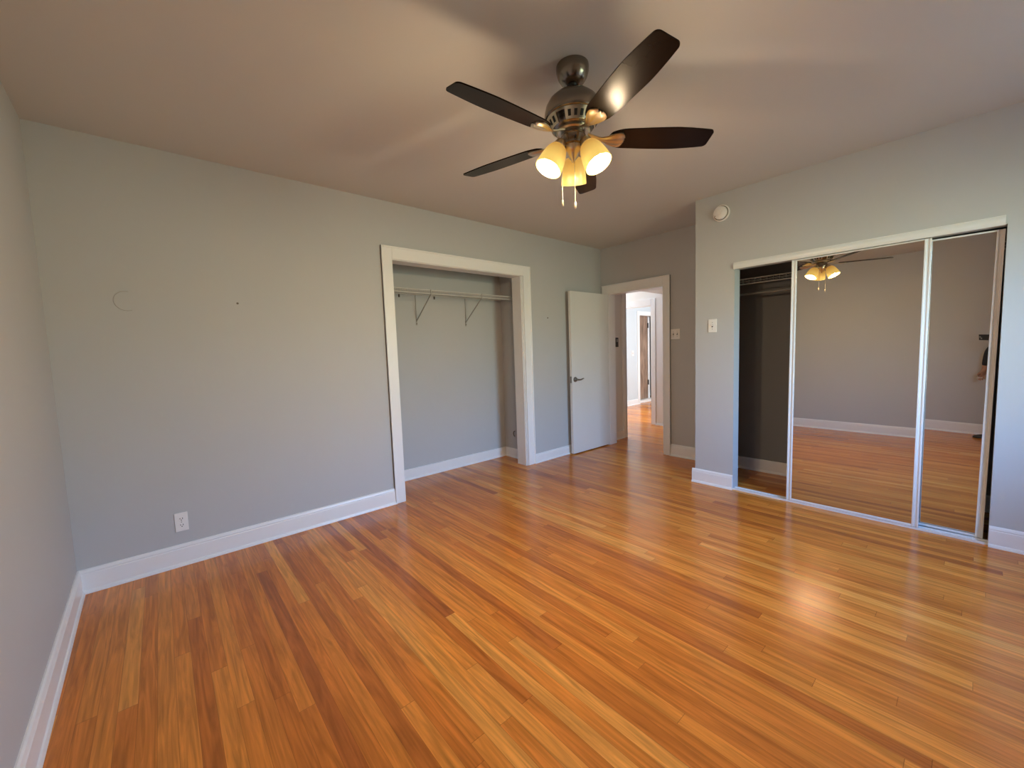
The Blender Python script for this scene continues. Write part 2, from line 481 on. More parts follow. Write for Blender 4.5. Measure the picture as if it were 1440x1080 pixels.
# ---- door leaf, standing open against the back wall
dth = math.atan2(0.004, 0.752)
HP = v3(XD - 0.0045, -0.114, 0)
dd = v3(-0.7515, 0.014, 0).normalized(); dn = v3(-dd.y, dd.x, 0)
if dn.y > 0: dn = -dn                      # dn points into the room (toward the camera)
def dfn(p): return HP + dd * p.x + dn * p.y + v3(0, 0, p.z)
dr = MB().box(0.001, 0.752, -0.036, 0, 0.013, 2.028, 0.0015, fn=dfn).build('door_1', M['door'], origin=HP)
struct(dr, 'plain white slab door standing open')
hd = MB()
hc = dfn(v3(0.695, 0, 0.945))
hd.lathe([(0.0, -0.001), (.032, -0.001), (.033, .004), (.030, .010), (.018, .013), (.013, .016), (.012, .035), (0, .035)], hc, dn, 24, False)
pts = [(0.695, .038, .945), (0.670, .042, .942), (0.640, .042, .940), (0.612, .042, .946), (0.592, .042, .953), (0.578, .042, .950)]
hd.tube([dfn(v3(p)) for p in pts], .008, 10, [.011, .010, .009, .008, .007, .005])
hd = hd.build('door_handle', M['lever'], dr, smooth=40); hd['label'] = 'satin nickel lever handle'
lt = MB().box(0.7505, 0.7535, -0.030, -0.006, 0.905, 0.985, fn=dfn).box(0.752, 0.760, -0.024, -0.012, 0.935, 0.955, fn=dfn)
lt = lt.build('latch_plate', M['lever'], dr); lt['label'] = 'small nickel latch on the door edge'
for z in (0.28, 1.02, 1.78):
    hg = MB().cyl(HP + v3(0, -.004, z - .045), HP + v3(0, -.004, z + .045), .006, 10).build('hinge', M['trim'], dr, smooth=40)

# ---- beyond the doorway
hw = MB()
hw.box(5.167, 5.57, 0.0, 0.11, 0, H)                       # short wall left of the hall
struct(hw.build('wall_hall', M['hallwall']), 'narrow light hall wall with the black control')
ww = MB()
ww.box(6.70, 6.82, -3.0, 0.16, 0, H); ww.box(6.70, 6.82, 0.16, 1.75, 2.06, H)
struct(ww.build('wall_passage', M['hallwall']), 'white hall wall facing the doorway')
fw = MB()
fw.box(5.0, 8.80, 1.75, 1.87, 0, H); fw.box(9.62, 11.2, 1.75, 1.87, 0, H); fw.box(8.80, 9.62, 1.75, 1.87, 2.04, H)
struct(fw.build('wall_far', M['bluewall']), 'pale blue-grey wall in the far room')
sh = MB()
sh.box(5.167, 6.70, -3.0, 0.03, 2.16, H)                    # low hall soffit
sh.box(5.0, 11.2, -3.1, -3.0, 0, H); sh.box(11.1, 11.2, -3.0, 3.4, 0, H); sh.box(5.0, 5.08, 0.12, 1.75, 0, H)
sh.box(5.167, 5.19, -3.0, -1.0, 0, H)
sh.box(8.2, 8.3, 1.87, 3.4, 0, H); sh.box(8.2, 11.2, 3.3, 3.4, 0, H)
struct(sh.build('wall_rear_rooms', M['hallwall']))
t5 = MB()
t5.box(5.50, 5.585, -0.018, 0.0, 0, H - .3); t5.box(5.57, 5.59, -0.018, 0.128, 0, H - .3)    # casing at the end of the short wall
struct(t5.build('trim_5', M['trim']), 'cream casing at the end of the hall wall')
t6 = MB()
t6.box(6.685, 6.70, 0.150, 0.225, 0, 2.11, .004); t6.box(6.68, 6.70, 0.225, 1.75, 2.0, 2.11)
t6.box(6.69, 6.83, 0.16, 0.235, 0, 2.0); t6.box(6.69, 6.83, 0.235, 1.75, 2.0, 2.06)
struct(t6.build('trim_6', M['trim']), 'white casing around the opening across the hall')
t7 = MB()
t7.box(8.715, 8.80, 1.73, 1.75, 0, 2.13); t7.box(9.62, 9.71, 1.73, 1.75, 0, 2.13); t7.box(8.80, 9.62, 1.73, 1.75, 2.04, 2.13)
t7.box(8.79, 8.81, 1.74, 1.90, 0, 2.04); t7.box(9.60, 9.63, 1.74, 1.90, 0, 2.04)
t7.box(8.81, 9.60, 1.80, 1.98, 0.0, 0.055)
t7.box(9.52, 9.60, 1.95, 1.99, 0.055, 2.10); t7.box(8.3, 11.1, 2.4, 2.44, 0, H)
struct(t7.build('trim_7', M['trim']), 'bright white casing and sill of the far doorway')
mb = MB(); base(mb, (5.167, 0), (5.50, 0), (0, -1), 1, PB); base(mb, (5.57, 1.75), (8.715, 1.75), (0, -1), 1.1, PB)
base(mb, (6.70, 0.15), (6.70, -3.0), (-1, 0), 0.25, PB)
struct(mb.build('baseboard_hall', M['trim']), 'white baseboards beyond the doorway')

bd = thing('brown_door', 'weathered brown wooden door standing ajar in the bright far doorway', 'door', (9.09, 1.93, 0.06))
MB().box(9.085, 9.455, 1.925, 1.965, 0.06, 2.095, 0.003).build('slab', M['brown'], bd)
x_ = MB().box(9.455, 9.475, 1.93, 1.965, 0.06, 2.095).build('edge_strip', M['black'], bd); x_['label'] = 'dark edge of the door'
for z in (1.83, 0.45):
    MB().box(9.45, 9.50, 1.918, 1.93, z - .06, z + .06, 0.003).cyl((9.478, 1.915, z - .06), (9.478, 1.915, z + .06), .01, 10).build('hinge', M['black'], bd)

th = thing('wall_control', 'small black control with a white top on the narrow hall wall', 'thermostat', (5.352, -0.0, 1.40))
MB().box(5.318, 5.386, -0.022, 0.0, 1.33, 1.462, 0.004).build('housing', M['black'], th)
MB().box(5.318, 5.386, -0.024, 0.0, 1.462, 1.485, 0.003).build('cap', M['plastic'], th)
MB().box(5.334, 5.37, -0.025, -0.021, 1.40, 1.44, 0.001).build('screen', M['lever'], th)

# ================================================================== plates
def plate(name, label, cat, loc, n, w, h, group=None, toggles=0, outlet=False):
    """cover plate on a wall; n = wall normal (into the room)"""
    root = thing(name, label, cat, loc, group)
    n = v3(n); s = n.cross(v3(0, 0, 1)).normalized(); o = v3(loc)
    f = lambda p: o + s * p.x + n * p.y + v3(0, 0, p.z)
    MB().box(-w / 2, w / 2, 0, 0.006, -h / 2, h / 2, 0.002, fn=f).build('cover_plate', M['plastic'], root)
    for k in range(toggles):
        cx = (k - (toggles - 1) / 2) * 0.046
        MB().box(cx - .006, cx + .006, .005, .0075, -.013, .013, fn=f).build('slot', M['hole'], root)
        MB().box(cx - .004, cx + .004, .006, .020, -.001, .011, .0015, fn=f).build('toggle', M['plastic'], root)
        for z in (-.03, .03):
            MB().cyl(f(v3(cx, .005, z)), f(v3(cx, .0075, z)), .0032, 10).build('screw', M['lever'], root)
    if outlet:
        for z in (.021, -.021):
            rc = MB()
            pts = []
            for a in range(24):
                t = 2 * PI * a / 24
                pts.append(f(v3(.0168 * math.cos(t), .005, z + max(-.0125, min(.0125, .0168 * math.sin(t))))))
            rc.prism(pts, n * .0035)
            rc = rc.build('receptacle', M['plastic'], root)
            for dx, dz, a, b in ((-.0065, .003, .0016, .0045), (.0065, .003, .0016, .0038)):
                MB().box(dx - a, dx + a, .0078, .0092, z + dz - b, z + dz + b, fn=f).build('slot', M['dark'], rc)
            MB().cyl(f(v3(0, .0078, z - .0075)), f(v3(0, .0092, z - .0075)), .0030, 10).build('ground_hole', M['dark'], rc)
        MB().cyl(f(v3(0, .005, 0)), f(v3(0, .0078, 0)), .003, 10).build('screw', M['lever'], root)
    return root
plate('light_switch', 'double toggle switch plate on shaded wall right of the doorway', 'light switch', (XD, -1.043, 1.456), (-1, 0, 0), 0.114, 0.117, toggles=2)
plate('light_switch', 'single toggle switch plate left of the mirror closet', 'light switch', (XM, -1.774, 1.489), (-1, 0, 0), 0.074, 0.119, toggles=1)
plate('light_switch', 'tiny white switch plate on blue-grey wall of the far room', 'light switch', (8.53, 1.75, 1.18), (0, -1, 0), 0.08, 0.125, toggles=1)
plate('wall_outlet', 'white duplex outlet low on the left part of back wall', 'outlet', (0.483, 0, 0.288), (0, -1, 0), 0.068, 0.122, outlet=True)

# smoke detector
sd = thing('smoke_detector', 'round white smoke detector high on wall above the mirror closet', 'smoke detector', (XM, -1.847, 2.466))
o = v3(XM, -1.847, 2.466); nx = v3(-1, 0, 0)
q = MB(); q.lathe([(.070, 0), (.071, .008), (.068, .014), (.060, .016), (0, .016)], o, nx, 40, True); q.build('mounting_ring', M['plastic'], sd, smooth=35)
q = MB(); q.lathe([(.061, .0155), (.061, .0175), (.055, .0175)], o, nx, 40, False); q.build('groove_shade', M['hole'], sd, smooth=35)  # raised ring whose dark colour stands for shade in the joint
q = MB(); q.lathe([(.055, .016), (.055, .026), (.053, .036), (.042, .042), (0, .043)], o, nx, 40, True); q.build('cover', M['plastic'], sd, smooth=35)
q = MB(); q.lathe([(.022, .0425), (.021, .046), (0, .0465)], o, nx, 28, True); q.build('test_button', M['plastic'], sd, smooth=35)
q = MB(); q.cyl(o + v3(-.034, .036, -.020), o + v3(-.041, .036, -.020), .006, 12).build('indicator', M['dark'], sd)

# marks on the back wall
q = MB()
pts = [(.338 + .058 * math.cos(R(a)), -.0005, 1.705 + .058 * math.sin(R(a))) for a in range(80, 291, 10)]
q.tube(pts, .0024, 6)
tag(q.build('wall_mark', M['mark'], origin=(.338, 0, 1.705)), 'faint crescent ring under the paint, left part of back wall', 'mark')
q = MB(); q.cyl((.896, 0.001, 1.718), (.896, -.003, 1.718), .007, 10)
tag(q.build('wall_plug', M['hole'], origin=(.896, 0, 1.718)), 'tiny dark nail hole on back wall left of the closet', 'nail hole')
q = MB(); q.cyl((3.977, 0.001, 1.702), (3.977, -.003, 1.702), .008, 10)
tag(q.build('wall_plug', M['hole'], origin=(3.977, 0, 1.702)), 'tiny dark plug on wall between closet casing and open door', 'nail hole')
q = MB(); q.tube([(3.71, .36, .335), (3.695, .36, .330), (3.688, .36, .31), (3.69, .355, .285), (3.70, .35, .27)], .006, 8)
tag(q.build('wall_hook', M['hole'], origin=(3.71, .36, .30)), 'small dark hook low on the right inside wall of the back closet', 'hook')

# ================================================================== wire shelves
def wire_shelf(label, x0, x1, yb_, yf, z, fn=lambda p: p, brackets=(), drop=0.036, step=0.0254, loc=None):
    root = thing('wire_shelf', label, 'shelf', loc)
    w = MB(); n = int((x1 - x0) / step)
    for k in range(n + 1):
        x = x0 + k * (x1 - x0) / n
        w.tube([fn(v3(x, yb_, z)), fn(v3(x, yf, z)), fn(v3(x, yf, z - drop))], .0017, 5)
    w.build('deck_wires', M['wire'], root)
    for nm, y, zz, r in (('front_rail', yf - .0, z - .002, .0042), ('hanging_rail', yf, z - drop, .0042), ('rear_rail', yb_ - (.004 if yf < yb_ else -.004), z - .004, .0035), ('middle_rail', (yb_ + yf) / 2, z - .005, .003)):
        MB().cyl(fn(v3(x0, y, zz)), fn(v3(x1, y, zz)), r, 8).build(nm, M['wire'], root, smooth=60)
    for bx_ in brackets:
        b = MB()
        b.tube([fn(v3(bx_, yf - .003, z + .004)), fn(v3(bx_, yf, z - drop - .006)), fn(v3(bx_, yb_ + .004, z - .285))], .0060, 8)
        b.tube([fn(v3(bx_, yb_ - .002, z - .28)), fn(v3(bx_, yb_ - .002, z - .006))], .0032, 6)
        b.box(bx_ - .008, bx_ + .008, min(yb_ - .002, yb_ + .006), max(yb_ - .002, yb_ + .006), z - .325, z - .262, fn=lambda p: fn(p))
        b = b.build('support_brace', M['brace'], root)
        MB().cyl(fn(v3(bx_, yb_ + .006, z - .308)), fn(v3(bx_, yb_ - .007, z - .308)), .005, 8).build('screw', M['hole'], b)
    return root
ws = wire_shelf('white wire shelf across the open back closet', 1.502, 3.708, 0.543, 0.22, 1.956, brackets=(2.545, 3.175), loc=(2.6, .543, 1.956))
for x in (2.36, 2.77):
    MB().box(x - .006, x + .006, .530, .545, 1.915, 1.945, .002).build('wall_clip', M['hole'], ws)
# shelf and rod in the dark closet (x and y swapped)
fs = lambda p: v3(p.y, -p.x, p.z)
ws2 = wire_shelf('dim wire shelf inside the dark mirror closet', 1.725, 3.79, 5.037, 4.72, 1.93, fn=fs, step=.05, loc=(5.03, -2.6, 1.93), drop=0.05)
cr_ = thing('closet_rod', 'dim hanging rod under the shelf in the dark mirror closet', 'rod', (4.86, -2.6, 1.80))
MB().cyl((4.86, -1.724, 1.80), (4.86, -3.798, 1.80), .010, 14).build('rod', M['brace'], cr_, smooth=60)
MB().cyl((4.86, -1.7225, 1.80), (4.86, -1.734, 1.80), .026, 16).build('rod_socket', M['brace'], cr_)

# ================================================================== sliding mirror doors
dt = MB()
dt.box(XM + .004, XM + .095, OY0, OY1, 0, .006); dt.box(XM + .004, XM + .008, OY0, OY1, .006, .014); dt.box(XM + .06, XM + .063, OY0, OY1, .006, .013)
tag(dt.build('floor_track', M['frame'], origin=(XM + .05, -2.7, 0)), 'white metal floor track under the sliding mirror doors', 'track')
ht = MB()
arc = [(XM - .008 - .009 * math.sin(PI * k / 10), OY0 + .008, 1.964 + .052 * k / 10) for k in range(11)]
ht.prism([(XM + .004, OY0 + .008, 1.964)] + arc + [(XM + .004, OY0 + .008, 2.016)], (0, OY1 - OY0 - .002, 0))
ht.box(XM + .004, XM + .10, OY0, OY1, OZ - .003, OZ + .001)
ht.box(XM - .012, XM + .002, OY0 + .008, OY1 + .006, 2.015, 2.020, .001)
tag(ht.build('header_track', M['frame'], origin=(XM, -2.7, 2.0)), 'white metal header track above the sliding mirror doors', 'track')

def mirror_door(label, x, ya, yb_, zt, lean=0.0, twist=(0, 0), roll=0.0):
    """x = front face, ya < yb_, twist = lean of the glass at the (ya, yb_) edges"""
    root = thing('sliding_mirror_door', label, 'mirror door', (x, (ya + yb_) / 2, .018))
    c = v3(x, (ya + yb_) / 2, 1.0)
    def fn(p):
        y, z = p.y - c.y, p.z - c.z
        y2 = y * math.cos(roll) - z * math.sin(roll); z2 = y * math.sin(roll) + z * math.cos(roll)
        k = (p.y - ya) / (yb_ - ya)
        tw = twist[0] * (1 - k) + twist[1] * k
        return v3(p.x - lean * (p.z - 1.0) - tw * (p.z - 1.3), c.y + y2, c.z + z2)
    sw = 0.034
    for y0, y1 in ((ya, ya + sw), (yb_ - sw, yb_)):
        s = MB()
        s.box(x, x + .022, y0, y1, .016, zt, .002, fn=fn)
        s.box(x - .005, x + .004, y0, y0 + .011, .016, zt, .002, fn=fn)
        s.box(x - .005, x + .004, y1 - .011, y1, .016, zt, .002, fn=fn)
        s.build('stile', M['frame'], root)
    MB().box(x - .003, x + .022, ya + sw, yb_ - sw, .016, .030, .002, fn=fn).build('bottom_rail', M['frame'], root)
    MB().box(x - .002, x + .022, ya + sw, yb_ - sw, zt - .010, zt, .002, fn=fn).build('top_rail', M['frame'], root)
    g = MB(); n, m = 16, 8
    P = lambda i, j, d: fn(v3(x + d, ya + sw + (yb_ - ya - 2 * sw) * j / m, .030 + (zt - .040) * i / n))
    g.grid_solid([[P(i, j, .004) for j in range(m + 1)] for i in range(n + 1)], [[P(i, j, .010) for j in range(m + 1)] for i in range(n + 1)])
    g = g.build('mirror', M['mirror'], root, smooth=40)
    return root
mirror_door('sliding mirror door in front, the wide one reflecting the fan', XM + .022, -3.150, -2.372, 1.966, lean=-.0140)
mirror_door('rear sliding mirror door at right, tilted, reflecting a sliver of person', XM + .074, -3.449, -2.690, 1.958, lean=-.0015, twist=(0.0, .0052), roll=.009)

# ================================================================== ceiling fan
FX, FY, FZ = 2.0213, -2.0797, 2.3135
fan = thing('ceiling_fan', 'dark five-blade ceiling fan with three lit amber glass shades', 'ceiling fan', (FX, FY, H))
TA, TP = R(1.0), R(165)         # the fan hangs a degree off plumb
tilt_m = Matrix.Rotation(TA, 3, v3(math.sin(TP), -math.cos(TP), 0))
PIV = v3(FX, FY, 2.56)
def tilt(p): return PIV + tilt_m @ (v3(p) - PIV)
def tilt_bm(mb):
    for v in mb.bm.verts: v.co = tilt(v.co)
    return mb
def lathe_part(name, prof, m, parent, seg=48, smooth=40, caps=True, tl=True):
    q = MB(); q.lathe(prof, (FX, FY, 0), (0, 0, 1), seg, caps)
    if tl: tilt_bm(q)
    return q.build(name, m, parent, smooth=smooth)
lathe_part('canopy', [(.075, 2.6395), (.0762, 2.632), (.0752, 2.612), (.068, 2.588), (.054, 2.567), (.036, 2.556), (.026, 2.554), (.024, 2.560), (.022, 2.575)], M['nickel'], fan, caps=True, tl=False)
q = MB(); q.ball((FX, FY, 2.566), .021, 20); q.build('hanger_ball', M['black'], fan, smooth=180)
lathe_part('downrod', [(.0125, 2.56), (.0125, 2.505)], M['nickel'], fan, 20)
mh = lathe_part('motor_housing', [(.015, 2.524), (.026, 2.524), (.030, 2.519), (.060, 2.514), (.090, 2.501), (.113, 2.480), (.127, 2.454), (.133, 2.428), (.134, 2.410), (.130, 2.402), (.122, 2.399),
                (.116, 2.396), (.108, 2.380), (.097, 2.360), (.088, 2.352), (.066, 2.349)], M['nickel'], fan)
q = MB(); q.lathe([(.120, 2.4005), (.1245, 2.398), (.1205, 2.391), (.116, 2.393)], (FX, FY, 0), (0, 0, 1), 48, True); tilt_bm(q).build('vent_rim', M['iron'], mh, smooth=50)
def vent_patch(mb, a0, a1, t0, t1, off):
    """patch of the sloping flank: angles a0..a1, t 0 (top) .. 1 (bottom)"""
    def P(a, t, o_):
        r = .1185 + (.0985 - .1185) * t ** 1.2 + o_
        return v3(FX + r * math.cos(a), FY + r * math.sin(a), 2.3945 + (2.3545 - 2.3945) * t)
    n = max(2, int((a1 - a0) / R(5)))
    T = [[P(a0 + (a1 - a0) * j / n, t0 + (t1 - t0) * i / 3, off) for j in range(n + 1)] for i in range(4)]
    B = [[P(a0 + (a1 - a0) * j / n, t0 + (t1 - t0) * i / 3, off - .004) for j in range(n + 1)] for i in range(4)]
    mb.grid_solid(T, B)
for k in range(5):
    ac = R(219.6 + 7) + R(72) * k
    c_ = MB(); vent_patch(c_, ac - R(25), ac + R(25), .02, .98, .001)
    c_ = tilt_bm(c_).build('vent_panel', M['iron'], mh, smooth=40)
    d_ = MB()
    for w0 in (-18, -3.5, 11):
        vent_patch(d_, ac + R(w0), ac + R(w0 + 7), .22, .78, .0022)
    tilt_bm(d_).build('vent_slots', M['dark'], mh, smooth=40)
lathe_part('flywheel', [(.040, 2.352), (.078, 2.350), (.080, 2.340), (.074, 2.334), (.040, 2.334)], M['iron'], fan)

# blades
AZ0, PIT = R(176.4), R(12.6)
def blade_pt(k, r, s, dz):
    a = AZ0 + R(72) * k
    rad = v3(math.cos(a), math.sin(a), 0); tan = v3(-math.sin(a), math.cos(a), 0)
    t2 = tan * math.cos(PIT) - v3(0, 0, 1) * math.sin(PIT)
    n2 = tan * math.sin(PIT) + v3(0, 0, 1) * math.cos(PIT)
    return tilt(v3(FX, FY, FZ) + rad * r + t2 * s + n2 * dz)
def blade_w(r):
    """half widths (minus side, plus side) at radius r"""
    t = (r - .165) / (.655 - .165)
    if t < .18: w = .034 + .026 * math.sin(t / .18 * PI / 2)
    else: w = .060 + .0075 * math.sin(min(1, (t - .18) / .5) * PI / 2) - (.017 * max(0, (t - .62) / .38) ** 1.5)
    return w
NR = 34
for k in range(5):
    rs = [.165 + (.636 - .165) * i / NR for i in range(NR + 1)] + [.641, .645, .6485, .651, .653, .6543, .655]
    # rounded root and rounded tip corners
    def half(i, r):
        w = blade_w(r)
        if r < .185: w *= math.sqrt(max(.12, 1 - ((.185 - r) / .0215) ** 2)) if r < .185 else 1
        if r > .637: w -= .018 - math.sqrt(max(0, .018 ** 2 - (r - .637) ** 2))
        return w
    ns = 6
    b = MB()
    T = [[blade_pt(k, r, half(i, r) * (-1 + 2 * j / ns), .0028) for j in range(ns + 1)] for i, r in enumerate(rs)]
    Bt = [[blade_pt(k, r, half(i, r) * (-1 + 2 * j / ns), -.0028) for j in range(ns + 1)] for i, r in enumerate(rs)]
    b.grid_solid(T, Bt)
    bl = b.build('blade', M['blade'], fan, smooth=40)
    # leaf shaped blade iron under the root of the blade
    prof = [(.070, .013, .020), (.090, .011, .014), (.115, .010, .004), (.135, .012, -.002), (.155, .020, -.005), (.175, .031, -.006), (.195, .040, -.0055), (.215, .044, -.005), (.228, .041, -.005), (.236, .030, -.0045), (.240, .016, -.004)]
    ii = MB(); nj = 12
    def rib(j, w): return .0035 * math.cos((j / nj - .5) * 2 * PI * 2.5) * min(1, w / .03) - .004 * (1 - abs(j / nj - .5) * 2) * min(1, w / .03)
    scal = lambda j, r: (.004 * math.cos((j / nj - .5) * 2 * PI * 2.5) if r > .2 else 0)
    T = [[blade_pt(k, r + scal(j, r), w * (-1 + 2 * j / nj), dz + .0012) for j in range(nj + 1)] for r, w, dz in prof]
    Bt = [[blade_pt(k, r + scal(j, r), w * (-1 + 2 * j / nj), dz - .004 + rib(j, w)) for j in range(nj + 1)] for r, w, dz in prof]
    ii.grid_solid(T, Bt)
    ii.build('blade_iron', M['iron'], bl, smooth=60)

lathe_part('switch_housing', [(.050, 2.336), (.057, 2.333), (.058, 2.322), (.0555, 2.320), (.0555, 2.290), (.058, 2.287), (.057, 2.279), (.046, 2.275)], M['nickel'], fan)
q = MB(); a_ = R(232); q.cyl((FX + .054 * math.cos(a_), FY + .054 * math.sin(a_), 2.300), (FX + .0575 * math.cos(a_), FY + .0575 * math.sin(a_), 2.300), .004, 10)
tilt_bm(q).build('set_screw', M['dark'], fan)
lathe_part('light_fitter', [(.046, 2.2765), (.0445, 2.262), (.041, 2.252), (.033, 2.246), (.026, 2.238), (.020, 2.226), (.010, 2.216), (.006, 2.205), (.0, 2.203)], M['iron'], fan)

shade_tilt = R(28)
for az in (R(39.6), R(159.6), R(279.6)):
    h = v3(math.cos(az), math.sin(az), 0)
    ax = tilt_m @ (h * math.sin(shade_tilt) - v3(0, 0, 1) * math.cos(shade_tilt))
    o = tilt(v3(FX, FY, 2.288) + h * .064)
    arm = MB(); arm.tube([tilt(v3(FX, FY, 2.262) + h * .030), tilt(v3(FX, FY, 2.272) + h * .050), o + ax * .004], .011, 10)
    arm.build('lamp_arm', M['nickel'], fan, smooth=60)
    sk = MB(); sk.lathe([(.012, -.012), (.020, -.006), (.025, .004), (.0265, .018), (.0275, .032), (.026, .034)], o, ax, 28, True)
    sk.build('socket_cup', M['iron'], fan, smooth=50)
    s = MB()
    out = [(.027, .026), (.037, .031), (.0455, .045), (.0525, .065), (.0578, .090), (.0612, .115), (.0628, .135), (.0632, .147)]
    inn = [(r - .0032, hh) for r, hh in out[::-1]]
    s.lathe(out + inn, o, ax, 40, False)
    s = s.build('lamp_shade', M['shade'], fan, smooth=50)
    me = s.data
    at = me.attributes.new('glow', 'FLOAT', 'POINT')
    ol = o - v3(FX, FY, H)
    for i, v in enumerate(me.vertices):
        hh = (v.co - ol).dot(ax)
        at.data[i].value = max(0, min(1, (hh - .045) / .075))
    bb = MB(); bc = o + ax * .104
    bb.ball(bc, .033, 20); bb.cyl(o + ax * .034, o + ax * .085, .013, 14)
    bb.build('bulb', M['bulb'], s, smooth=180)
    l = bpy.data.lights.new('bulb_light', 'POINT'); l.energy = BULB_W; l.color = (1.0, 0.74, 0.46); l.shadow_soft_size = .035; l.cycles.use_multiple_importance_sampling = False
    lo = bpy.data.objects.new('bulb_light', l); COL.objects.link(lo); lo.location = o + ax * .180 - v3(FX, FY, H); lo.parent = fan
# pull chains
left = v3(-.756, .654, 0); near = v3(-.655, -.756, 0)
for p0, zb, wdr in ((v3(FX, FY, 0) + left * .060 + near * .006, 2.022, .0), (v3(FX, FY, 0) - left * -.008 + near * .05, 1.995, 0)):
    c = MB(); z = 2.284
    while z > zb:
        c.ball((p0.x, p0.y, z), .0020, 6); z -= .0042
    c.cyl((p0.x, p0.y, 2.284), (p0.x, p0.y, zb), .0007, 5)
    c = c.build('pull_chain', M['iron'], fan, smooth=60)
    pd = MB(); pd.lathe([(.0, .012), (.003, .010), (.0045, 0), (.005, -.012), (.0035, -.018), (0, -.019)], (p0.x, p0.y, zb), (0, 0, 1), 12, False)
    pd.build('pendant', M['iron'], c, smooth=60)

# ================================================================== photographer (seen only as a sliver in the tilted mirror)
def skin(name, nodes, edges, m, parent, sub=2, root=0):
    """nodes: {key: (point, radius)}; one continuous skinned surface"""
    keys = list(nodes)
    me = bpy.data.meshes.new(name + '_skel')
    o_ = root_loc(parent)
    me.from_pydata([v3(nodes[k][0]) - o_ for k in keys], [(keys.index(a), keys.index(b)) for a, b in edges], [])
    ob = bpy.data.objects.new(name + '_skel', me); COL.objects.link(ob)
    md = ob.modifiers.new('s', 'SKIN'); md.use_smooth_shade = True
    for i, k in enumerate(keys):
        r = nodes[k][1]
        r = r if isinstance(r, tuple) else (r, r)
        me.skin_vertices[0].data[i].radius = r
        me.skin_vertices[0].data[i].use_root = (i == root)
    sb = ob.modifiers.new('d', 'SUBSURF'); sb.levels = sub; sb.render_levels = sub
    dg = bpy.context.evaluated_depsgraph_get()
    m2 = bpy.data.meshes.new_from_object(ob.evaluated_get(dg))
    bpy.data.objects.remove(ob); bpy.data.meshes.remove(me)
    m2.name = name; m2.materials.clear(); m2.materials.append(m)
    m2.polygons.foreach_set('use_smooth', [True] * len(m2.polygons))
    r_ = bpy.data.objects.new(name, m2); COL.objects.link(r_); r_.parent = parent
    return r_
PC = v3(.385, -3.73, 0)
pf = v3(.20, .98, 0).normalized(); pr_ = v3(pf.y, -pf.x, 0)      # facing, and the person's right
def pp(r, f, z): return PC + pr_ * r + pf * f + v3(0, 0, z)
per = thing('person', 'person in dark clothes holding up a phone, glimpsed in the right mirror', 'person', (PC.x, PC.y, 0))
PHONE = CAM - F * .016 + RT * .052 - UP * .026
elbL, wriL = v3(.175, -3.475, 1.12), v3(.205, -3.425, .885)
elbR, wriR = pp(.27, .07, 1.10), PHONE + RT * .10 - F * .09 - UP * .04
N = {'pel': (pp(0, 0, .90), (.105, .075)), 'wai': (pp(0, 0, 1.05), (.10, .075)), 'che': (pp(0, .01, 1.25), (.12, .085)), 'nkb': (pp(0, 0, 1.39), (.07, .06)),
     'nck': (pp(0, .012, 1.455), .047), 'jaw': (pp(0, .045, 1.535), (.070, .078)), 'hed': (pp(0, .03, 1.61), (.085, .10)), 'top': (pp(0, .015, 1.69), (.05, .06)),
     'shL': (pp(-.165, 0, 1.355), .052), 'elL': (elbL, .038), 'wrL': (wriL, .025),
     'shR': (pp(.165, 0, 1.355), .052), 'elR': (elbR, .038), 'wrR': (wriR, .025),
     'hiL': (pp(-.09, 0, .86), .07), 'knL': (pp(-.10, .10, .47), .055), 'anL': (pp(-.10, .12, .09), .037),
     'hiR': (pp(.09, 0, .86), .07), 'knR': (pp(.11, .03, .47), .055), 'anR': (pp(.12, .0, .09), .037)}
hl = wriL + (wriL - elbL).normalized() * .06
N['paL'] = (hl, (.034, .022))
hr = PHONE + RT * .078 - F * .046 - UP * .02
N['paR'] = (hr, (.03, .02))
ED = [('pel', 'wai'), ('wai', 'che'), ('che', 'nkb'), ('nkb', 'nck'), ('nck', 'jaw'), ('jaw', 'hed'), ('hed', 'top'), ('nkb', 'shL'), ('shL', 'elL'), ('elL', 'wrL'), ('wrL', 'paL'),
      ('nkb', 'shR'), ('shR', 'elR'), ('elR', 'wrR'), ('wrR', 'paR'), ('pel', 'hiL'), ('hiL', 'knL'), ('knL', 'anL'), ('pel', 'hiR'), ('hiR', 'knR'), ('knR', 'anR')]
# fingers and thumbs
dL = (wriL - elbL).normalized(); sL = pf.copy(); inn = pr_.copy()
for i, (off, ln) in enumerate(((.024, .062), (.008, .072), (-.008, .066), (-.023, .052))):
    a = hl + dL * .028 + sL * off; b_ = a + dL * ln * .5 + inn * .008; c_ = b_ + dL * ln * .4 + inn * .020
    N['fL%d' % i] = (a, .0095); N['gL%d' % i] = (b_, .0085); N['hL%d' % i] = (c_, .0072)
    ED += [('paL', 'fL%d' % i), ('fL%d' % i, 'gL%d' % i), ('gL%d' % i, 'hL%d' % i)]
N['tL0'] = (hl - dL * .01 + sL * .034 + inn * .012, .011); N['tL1'] = (hl + dL * .025 + sL * .046 + inn * .022, .0085)
ED += [('paL', 'tL0'), ('tL0', 'tL1')]
for i, z in enumerate((.030, .012, -.006, -.022)):
    a = PHONE + RT * .086 + UP * z - F * .022; b_ = PHONE + RT * .094 + UP * z + F * .006; c_ = PHONE + RT * (.070 - .003 * i) + UP * z + F * .0155
    N['fR%d' % i] = (a, .009); N['gR%d' % i] = (b_, .0085); N['hR%d' % i] = (c_, .0072)
    ED += [('paR', 'fR%d' % i), ('fR%d' % i, 'gR%d' % i), ('gR%d' % i, 'hR%d' % i)]
N['tR0'] = (PHONE + RT * .06 - UP * .03 - F * .026, .0105); N['tR1'] = (PHONE + RT * .035 - UP * .022 - F * .019, .0085)
ED += [('paR', 'tR0'), ('tR0', 'tR1')]
